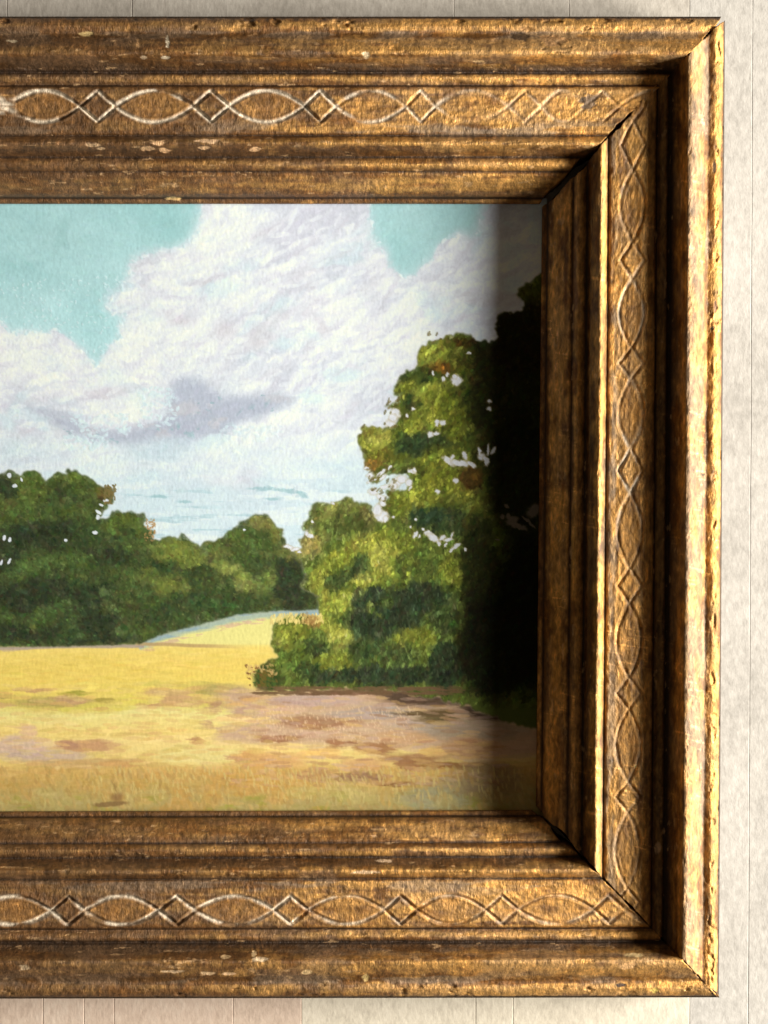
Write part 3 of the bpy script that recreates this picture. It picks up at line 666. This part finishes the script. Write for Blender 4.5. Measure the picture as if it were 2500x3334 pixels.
clump([(520, 1800, 40, 30, 0, G_l, .85), (560, 1775, 50, 26, 0, G_l, .85), (600, 1800, 60, 40, 10, (112, 120, 56), .8), (520, 1880, 60, 30, 10, G_l, .8), (560, 1920, 60, 26, 5, (110, 118, 56), .8), (520, 1850, 34, 20, 0, G_d, .7), (640, 1870, 40, 34, 40, G_d, .85), (600, 1960, 90, 24, -10, G_d, .8), (500, 2010, 80, 30, -20, G_d, .8),
       (700, 1790, 40, 30, 0, (104, 112, 58), .8), (680, 1822, 14, 20, 0, (84, 70, 56), .8), (760, 1750, 50, 30, 0, G_m, .8), (850, 1700, 40, 26, 0, (126, 122, 68), .8), (900, 1730, 30, 40, 0, (118, 120, 62), .8), (820, 1780, 80, 60, 0, (72, 86, 44), .85), (870, 1830, 60, 40, 0, G_d, .8),
       (740, 1850, 50, 24, 20, G_y, .85), (800, 1890, 50, 28, 30, G_y, .8), (690, 1835, 30, 12, 0, (120, 130, 66), .7), (880, 1890, 34, 50, 20, (104, 118, 60), .75), (940, 1850, 40, 60, 0, G_dd, .8), (950, 1930, 60, 50, 0, G_dd, .8), (740, 1970, 120, 30, -6, (62, 78, 44), .8), (1000, 1880, 40, 80, 0, G_d, .8), (940, 1800, 60, 20, 0, (112, 116, 62), .7)], farT)
fol = lambda lo, hi: (lambda x, y, c: np.clip(np.asarray(c)*R.uniform(lo, hi)+R.uniform(-5, 5, 3)*np.array([1, 1, .7]), 6, 240))
dabs(1500, farT, 17, 8, 40, fol(.82, 1.26), .5, .7, 60, (-60, 1060, 1530, 2110))
dabs(9000, farT, 8, 4, 60, fol(.84, 1.18), .6, .7, 80, (-60, 1060, 1530, 2110))
dabs(3200, farT, 4.5, 2.4, 60, fol(.72, 1.38), .6, .9, 90, (-60, 1060, 1530, 2110))
for (x, y, rx, ry, an) in [(30, 1548, 8, 9, 0), (48, 1582, 8, 6, 0), (14, 1751, 5, 9, 10), (31, 1757, 5, 9, 10), (4, 1832, 4, 10, 20), (30, 1827, 4, 11, 25), (214, 1759, 6, 5, 0), (310, 1734, 9, 5, 0), (320, 1668, 12, 5, 35), (330, 1645, 8, 4, 20), (318, 1684, 6, 8, 0), (70, 1562, 4, 7, -20), (796, 1725, 5, 4, 0), (345, 1630, 10, 5, 0)]:
    put(ell(x, y, rx, ry, an, *warp(2.5, 10, 15), .2), (222, 230, 234), .97)
dabs(60, full, 5, 3, 40, lambda x, y, c: (120, 108, 66), .8, .6, 80, (340, 376, 1580, 1640))
dabs(70, full, 4, 2.5, 40, lambda x, y, c: (176, 140, 90), .6, .6, 80, (470, 505, 1690, 1760))

# ---- near bush and the tall tree at the right
UW = warp(15, 30, 16, 5); US = warp(9, 14, 18, 3); ux = UW[0]+(US[0]-X); uy = UW[1]+(US[1]-Y)
mid = tree([(1008, 1664), (1020, 1645), (1062, 1640), (1130, 1628), (1182, 1634), (1212, 1652), (1222, 1700), (1260, 1760), (1200, 1990), (1040, 2000), (1050, 1950), (1038, 1944), (1000, 1930), (980, 1910), (1000, 1860), (962, 1802), (975, 1788), (968, 1760), (1002, 1740), (984, 1712), (1000, 1682)], (92, 102, 50), ux, uy)
tall = tree([(1790, 860), (1750, 905), (1700, 930), (1682, 960), (1712, 990), (1690, 1012), (1640, 1020), (1620, 1042), (1614, 1075), (1632, 1092), (1600, 1112), (1560, 1114), (1540, 1100), (1510, 1085), (1490, 1080), (1472, 1100), (1455, 1088), (1440, 1106), (1420, 1112), (1402, 1104), (1390, 1122), (1370, 1130), (1353, 1150), (1362, 1196), (1350, 1204), (1310, 1212), (1300, 1232), (1292, 1258), (1280, 1272), (1292, 1300), (1270, 1312), (1262, 1324), (1290, 1330), (1304, 1352), (1286, 1385), (1240, 1397), (1204, 1386), (1184, 1388), (1176, 1414), (1162, 1424), (1178, 1454), (1194, 1490), (1196, 1530), (1214, 1552), (1206, 1580), (1240, 1560), (1262, 1540), (1330, 1545), (1345, 1570), (1330, 1598), (1280, 1600), (1250, 1604), (1262, 1626), (1234, 1640), (1252, 1662), (1268, 1690), (1250, 1720), (1280, 1800), (1790, 2400)], (84, 92, 38), ux, uy)
bush = tree([(1215, 1690), (1280, 1690), (1340, 1700), (1400, 1740), (1520, 1700), (1790, 1690), (1790, 2392), (1700, 2362), (1600, 2330), (1500, 2290), (1300, 2252), (1000, 2242), (880, 2248), (836, 2238), (822, 2212), (842, 2182), (870, 2160), (912, 2142), (895, 2128), (880, 2070), (890, 2030), (922, 2014), (942, 2000), (992, 2010), (1030, 2008), (1052, 1984), (1040, 1944), (1002, 1930), (982, 1908), (1000, 1880), (992, 1840), (1020, 1800), (1080, 1760), (1160, 1750)], (86, 98, 44), ux, uy)
allr = np.clip(mid+tall+bush, 0, 1)
D1, D2, D3, L1, L2, L3 = (58, 70, 40), (46, 56, 38), (34, 42, 26), (112, 118, 46), (136, 138, 58), (160, 158, 78)
BR_ = (96, 66, 30)
clump([(1100, 1665, 80, 26, 0, (112, 112, 58), .8), (1190, 1680, 30, 40, 0, (104, 92, 56), .7), (1130, 1710, 70, 50, 0, (78, 88, 44), .8), (1040, 1740, 30, 30, 0, (108, 112, 56), .7), (1000, 1780, 40, 26, 0, (146, 132, 78), .75)], allr)
clump([(1420, 1150, 80, 50, -15, L1, .9), (1400, 1170, 50, 30, -15, L2, .7), (1480, 1140, 40, 40, 0, (84, 88, 36), .8), (1520, 1120, 40, 22, 20, (66, 48, 20), .8), (1440, 1200, 60, 18, -5, (104, 70, 30), .8), (1500, 1190, 30, 30, 0, (66, 70, 26), .7), (1530, 1190, 16, 40, 10, (96, 98, 38), .7), (1560, 1210, 20, 60, 10, (88, 58, 26), .7),
       (1360, 1230, 70, 30, 0, (62, 76, 34), .85), (1330, 1270, 40, 30, 0, L1, .7), (1340, 1310, 40, 20, 0, (54, 66, 34), .85), (1400, 1280, 60, 26, -20, L2, .85), (1430, 1300, 60, 30, 0, (110, 116, 44), .8), (1480, 1340, 70, 60, 0, (92, 98, 36), .85), (1380, 1360, 70, 34, -20, L1, .85), (1410, 1350, 30, 16, -60, L2, .8), (1350, 1410, 34, 26, 0, (122, 128, 50), .8),
       (1220, 1430, 60, 40, 10, L2, .85), (1240, 1430, 40, 24, 10, L3, .5), (1240, 1480, 60, 20, 0, (100, 96, 40), .7), (1370, 1440, 76, 34, 0, (52, 66, 40), .95), (1360, 1470, 60, 26, 10, (44, 56, 36), .85), (1450, 1430, 40, 20, 0, (58, 66, 34), .8), (1480, 1410, 40, 30, 0, (100, 106, 40), .8), (1410, 1500, 60, 40, 0, (100, 106, 42), .85), (1440, 1560, 80, 44, 0, (108, 112, 42), .85),
       (1210, 1510, 26, 30, 50, (150, 108, 52), .8), (1300, 1520, 50, 20, 0, (80, 88, 42), .8), (1340, 1620, 70, 40, 0, L1, .85), (1500, 1610, 40, 30, 20, (122, 124, 52), .85), (1540, 1560, 40, 40, 0, (80, 56, 26), .8), (1600, 1500, 50, 60, 0, (52, 52, 24), .85), (1440, 1700, 110, 50, 0, D1, .95), (1400, 1680, 70, 30, 0, (46, 62, 42), .8), (1540, 1660, 26, 60, 10, (96, 98, 44), .7),
       (1650, 1250, 130, 260, 0, (30, 32, 14), .85), (1700, 1100, 100, 120, 0, (34, 30, 14), .8), (1690, 1550, 100, 200, 0, (26, 28, 14), .85), (1720, 1980, 110, 260, 0, (20, 22, 12), .95)], allr, .26)
clump([(1180, 1770, 70, 34, -10, L2, .85), (1280, 1760, 70, 30, 10, L1, .8), (1250, 1830, 46, 60, 0, L2, .9), (1240, 1810, 26, 36, 0, L3, .6), (1160, 1835, 36, 34, 0, D1, .95), (1090, 1830, 70, 30, -25, L1, .85), (1040, 1890, 46, 36, -20, L2, .85), (1110, 1890, 44, 24, -15, D1, .9), (1200, 1900, 60, 22, 0, L1, .8), (1180, 1880, 34, 22, -10, L3, .55),
       (1360, 1830, 90, 44, 0, (82, 96, 44), .85), (1470, 1850, 50, 60, 0, L1, .8), (1330, 1900, 60, 30, 0, (92, 104, 48), .8), (1310, 1890, 16, 40, 30, L1, .7), (1060, 1950, 30, 40, 0, L2, .7), (1110, 1960, 34, 40, 0, L2, .75), (1200, 1950, 60, 36, -20, D2, .95), (1370, 1950, 110, 50, 10, D2, .95), (1210, 2030, 80, 60, 0, D2, .95), (1300, 2010, 80, 50, 0, D2, .9), (1215, 1988, 34, 10, 30, (112, 122, 56), .75),
       (1080, 2040, 80, 30, 35, L2, .85), (1110, 2080, 44, 34, 0, L3, .5), (950, 2060, 60, 40, 0, L1, .85), (920, 2090, 34, 36, 0, L2, .7), (1010, 2020, 26, 18, 0, (130, 92, 52), .55), (1020, 2100, 44, 26, 20, D1, .9), (950, 2150, 60, 30, 0, (78, 94, 42), .8), (1090, 2150, 70, 34, 0, L1, .85), (1000, 2170, 40, 20, 0, D1, .8), (880, 2200, 50, 26, 0, (70, 82, 40), .85),
       (1350, 2080, 60, 40, 0, L1, .8), (1330, 2060, 30, 16, -20, L2, .6), (1400, 2120, 50, 34, 20, (92, 104, 46), .8), (1190, 2110, 60, 50, 0, D1, .8), (1290, 2130, 60, 40, 0, (62, 76, 44), .7), (1260, 2200, 280, 34, 0, D2, .95), (1450, 2010, 44, 60, 0, D1, .8), (1450, 2160, 60, 80, 0, D2, .9), (1480, 1960, 30, 30, -40, (84, 96, 52), .7), (1560, 1850, 60, 180, 0, (36, 38, 18), .85), (1620, 2100, 130, 180, 0, (24, 25, 14), .92)], allr, .24)
dabs(2600, allr, 17, 8, -55, fol(.74, 1.34), .55, .8, 45, (820, 1780, 860, 2300))
dabs(9500, allr, 8, 4, -70, fol(.82, 1.2), .65, .8, 50, (820, 1780, 860, 2300))
dabs(4200, allr, 4.5, 2.3, -70, fol(.68, 1.42), .65, 1.0, 80, (820, 1780, 860, 2300))
dabs(1500, allr, 7, 3.2, -60, lambda x, y, c: np.asarray(c)*1.32+6 if c[1] > 92 else np.asarray(c)*.80, .6, .9, 40, (820, 1560, 1080, 2240))
dabs(700, allr, 8, 2.4, 85, lambda x, y, c: np.clip(np.asarray(c)*1.25+8, 0, 200), .6, .9, 20, (960, 1500, 1720, 2200))
# bright chinks of sky through the leaves
CH = [(1487, 1238, 18, 18, 0), (1478, 1228, 8, 8, 0), (1443, 1236, 6, 10, 20), (1412, 1216, 4, 8, -20), (1457, 1220, 5, 8, 0), (1288, 1345, 17, 17, 0), (1268, 1378, 16, 12, 0), (1347, 1331, 7, 6, 0), (1326, 1352, 5, 7, 0), (1280, 1360, 14, 12, 0), (1423, 1378, 7, 12, 15), (1442, 1377, 11, 10, 0), (1400, 1414, 11, 10, 0), (1420, 1412, 12, 6, -10),
      (1592, 1330, 9, 8, 0), (1592, 1308, 6, 6, 0), (1525, 1150, 8, 3, 0), (1460, 1500, 10, 24, -50), (1500, 1508, 34, 12, 8), (1515, 1485, 8, 16, -20), (1472, 1490, 5, 12, 20), (1535, 1512, 16, 8, 30), (1570, 1486, 14, 14, 0), (1582, 1500, 8, 18, -10), (1590, 1462, 5, 18, 5), (1606, 1466, 6, 16, 35), (1562, 1470, 5, 14, -10),
      (1484, 1564, 10, 9, 0), (1424, 1600, 9, 10, -20), (1340, 1534, 14, 8, 20), (1348, 1530, 6, 9, 0), (1290, 1570, 24, 16, -30), (1308, 1560, 16, 13, 0), (1280, 1585, 12, 10, 0), (1330, 1572, 10, 10, 0), (1335, 1588, 4, 10, 20), (1252, 1585, 14, 6, -20), (1240, 1540, 22, 6, -35), (1270, 1522, 9, 6, -30), (1246, 1554, 16, 5, -35), (1205, 1548, 14, 8, -10), (1196, 1524, 10, 5, 20), (1210, 1565, 18, 4, -30), (1240, 1620, 16, 10, 20), (1246, 1640, 12, 10, 0), (1242, 1680, 24, 20, 10), (1258, 1690, 8, 10, 0), (1230, 1660, 14, 20, 0), (1215, 1600, 16, 12, 0),
      (1010, 1744, 14, 9, 10), (1000, 1736, 6, 8, 0), (972, 1798, 8, 4, 0), (1017, 1700, 5, 5, 0), (1084, 1641, 5, 5, 0), (940, 1782, 20, 6, 10), (960, 1788, 16, 5, -10), (1353, 1740, 6, 14, 35), (1378, 1724, 5, 6, 0), (1366, 1745, 4, 6, 30), (1396, 1737, 16, 9, 15), (1412, 1752, 22, 10, 30), (1428, 1768, 6, 8, 0), (1440, 1750, 14, 6, -30), (1460, 1756, 18, 7, -10), (1472, 1742, 4, 10, 25), (1450, 1775, 10, 4, -50), (1486, 1778, 16, 7, -25), (1470, 1790, 10, 4, -40), (1516, 1788, 4, 6, -20),
      (1355, 1689, 5, 4, 0), (1282, 1684, 6, 4, 0), (1336, 1716, 5, 4, 0)]
hw_ = warp(6.5, 12, 19)
for (x, y, rx, ry, an) in CH:
    put(ell(x, y, rx+1.5, ry+1.5, an, *hw_, .3), (176, 160, 110), .5); put(ell(x, y, rx*.88, ry*.88, an, *hw_, .3), (222, 226, 229), .95)
for (x, y, rx, ry, an) in [(1668, 1695, 22, 14, -20), (1655, 1680, 8, 10, 0), (1650, 1648, 7, 8, 0), (1636, 1682, 8, 7, 0), (1690, 1715, 28, 9, 20), (1738, 1665, 18, 26, 40), (1722, 1700, 30, 5, 45), (1620, 1756, 8, 3, 0)]:
    put(ell(x, y, rx, ry, an, *hw_, .3), (128, 118, 104), .9)
# stray leaves and twigs on the sky edge
for (bx, n_) in [((1250, 1300, 1300, 1390), 26), ((1190, 1290, 1500, 1600), 60), ((1395, 1500, 1080, 1115), 16), ((1165, 1200, 1380, 1420), 12), ((1225, 1270, 1590, 1650), 16)]:
    dabs(n_//2, full, 8, 4, -35, lambda x, y, c: R.choice([92, 112])*np.array([1, .90, .46]), .6, .8, 40, bx)
put(ell(866, 2208, 40, 30, 0, *CW, .3), (62, 74, 38), .95); dabs(90, full, 7, 4, 60, lambda x, y, c: (R.choice([70, 92, 108]), 92, 44), .7, .8, 60, (830, 900, 2180, 2238)); dabs(60, full, 5, 3, 60, lambda x, y, c: (204, 172, 112), .5, .9, 60, (800, 900, 2165, 2200)); dabs(16, full, 5, 3, 60, lambda x, y, c: (120, 84, 50), .7, .9, 60, (800, 850, 2165, 2235))
dabs(120, full, 7, 3, -80, lambda x, y, c: (228, 208, 128), .75, .9, 20, (880, 1052, 2000, 2030)); dabs(30, full, 8, 6, -60, lambda x, y, c: (150, 116, 66), .35, .9, 40, (985, 1040, 2000, 2040))
dabs(160, full, 22, 3.5, 2, lambda x, y, c: (112, 88, 62), .55, .6, 6, (830, 1500, 2236, 2262))
tm_ = np.clip(farT+allr, 0, 1)[..., None]; img *= (1+.01*tm_)
gr_ = np.clip(tm_[..., 0]+(Y > 2100), 0, 1)[..., None]; mu_ = img.mean(-1, keepdims=True); img[:] = img*(1-gr_)+np.clip(mu_+(img-mu_)*1.05, 2, 250)*gr_
# fine grain of the ground, age
g1 = (fbm(X, Y, 7, 13, 61, 2)-.5); g2 = fbm(X, Y, 5, 5, 63, 1)-.5
img *= (1+.04*g1+.035*g2)[..., None]
relief = np.clip(relief, 0, 1.2)
ALB = np.clip(lin(np.clip(img, 0, 252))*np.array([.985, 1.045, 1.19]), 0, .97)
hgt = relief*.4+g1*.3
P3 = np.stack([(X-CX)*S, -(hgt)*S, Z0+(CY-Y)*S], -1)
P3[..., 1] = -(np.clip(hgt, -.9, 1.2))*S
nb = []
# panel: painted face plus sides and back
me = grid_mesh('painting', P3, True, ALB)
pm = link('painting', me, PAINT)
pm['label'] = 'landscape painting of yellow field, green trees and white clouds inside the gilt frame'
pm['category'] = 'painting'
M_panel, nt_, b_ = new_mat('panel_wood'); b_.inputs['Base Color'].default_value = (.22, .15, .09, 1); b_.inputs['Roughness'].default_value = .8
nz = noise(nt_, N(nt_, 'ShaderNodeTexCoord').outputs['Object'], 80, 4, .6, (1, 1, .1)); nt_.links.new(scale_colour(nt_, N(nt_, 'ShaderNodeRGB').outputs[0], ramp(nt_, nz, .3, .7, .1, .25)), b_.inputs['Base Color'])
link('panel', box_mesh('panel', X1[0]+2, X1[-1]-2, Y1[0]+2, Y1[-1]-2, -22, -3), M_panel, pm)
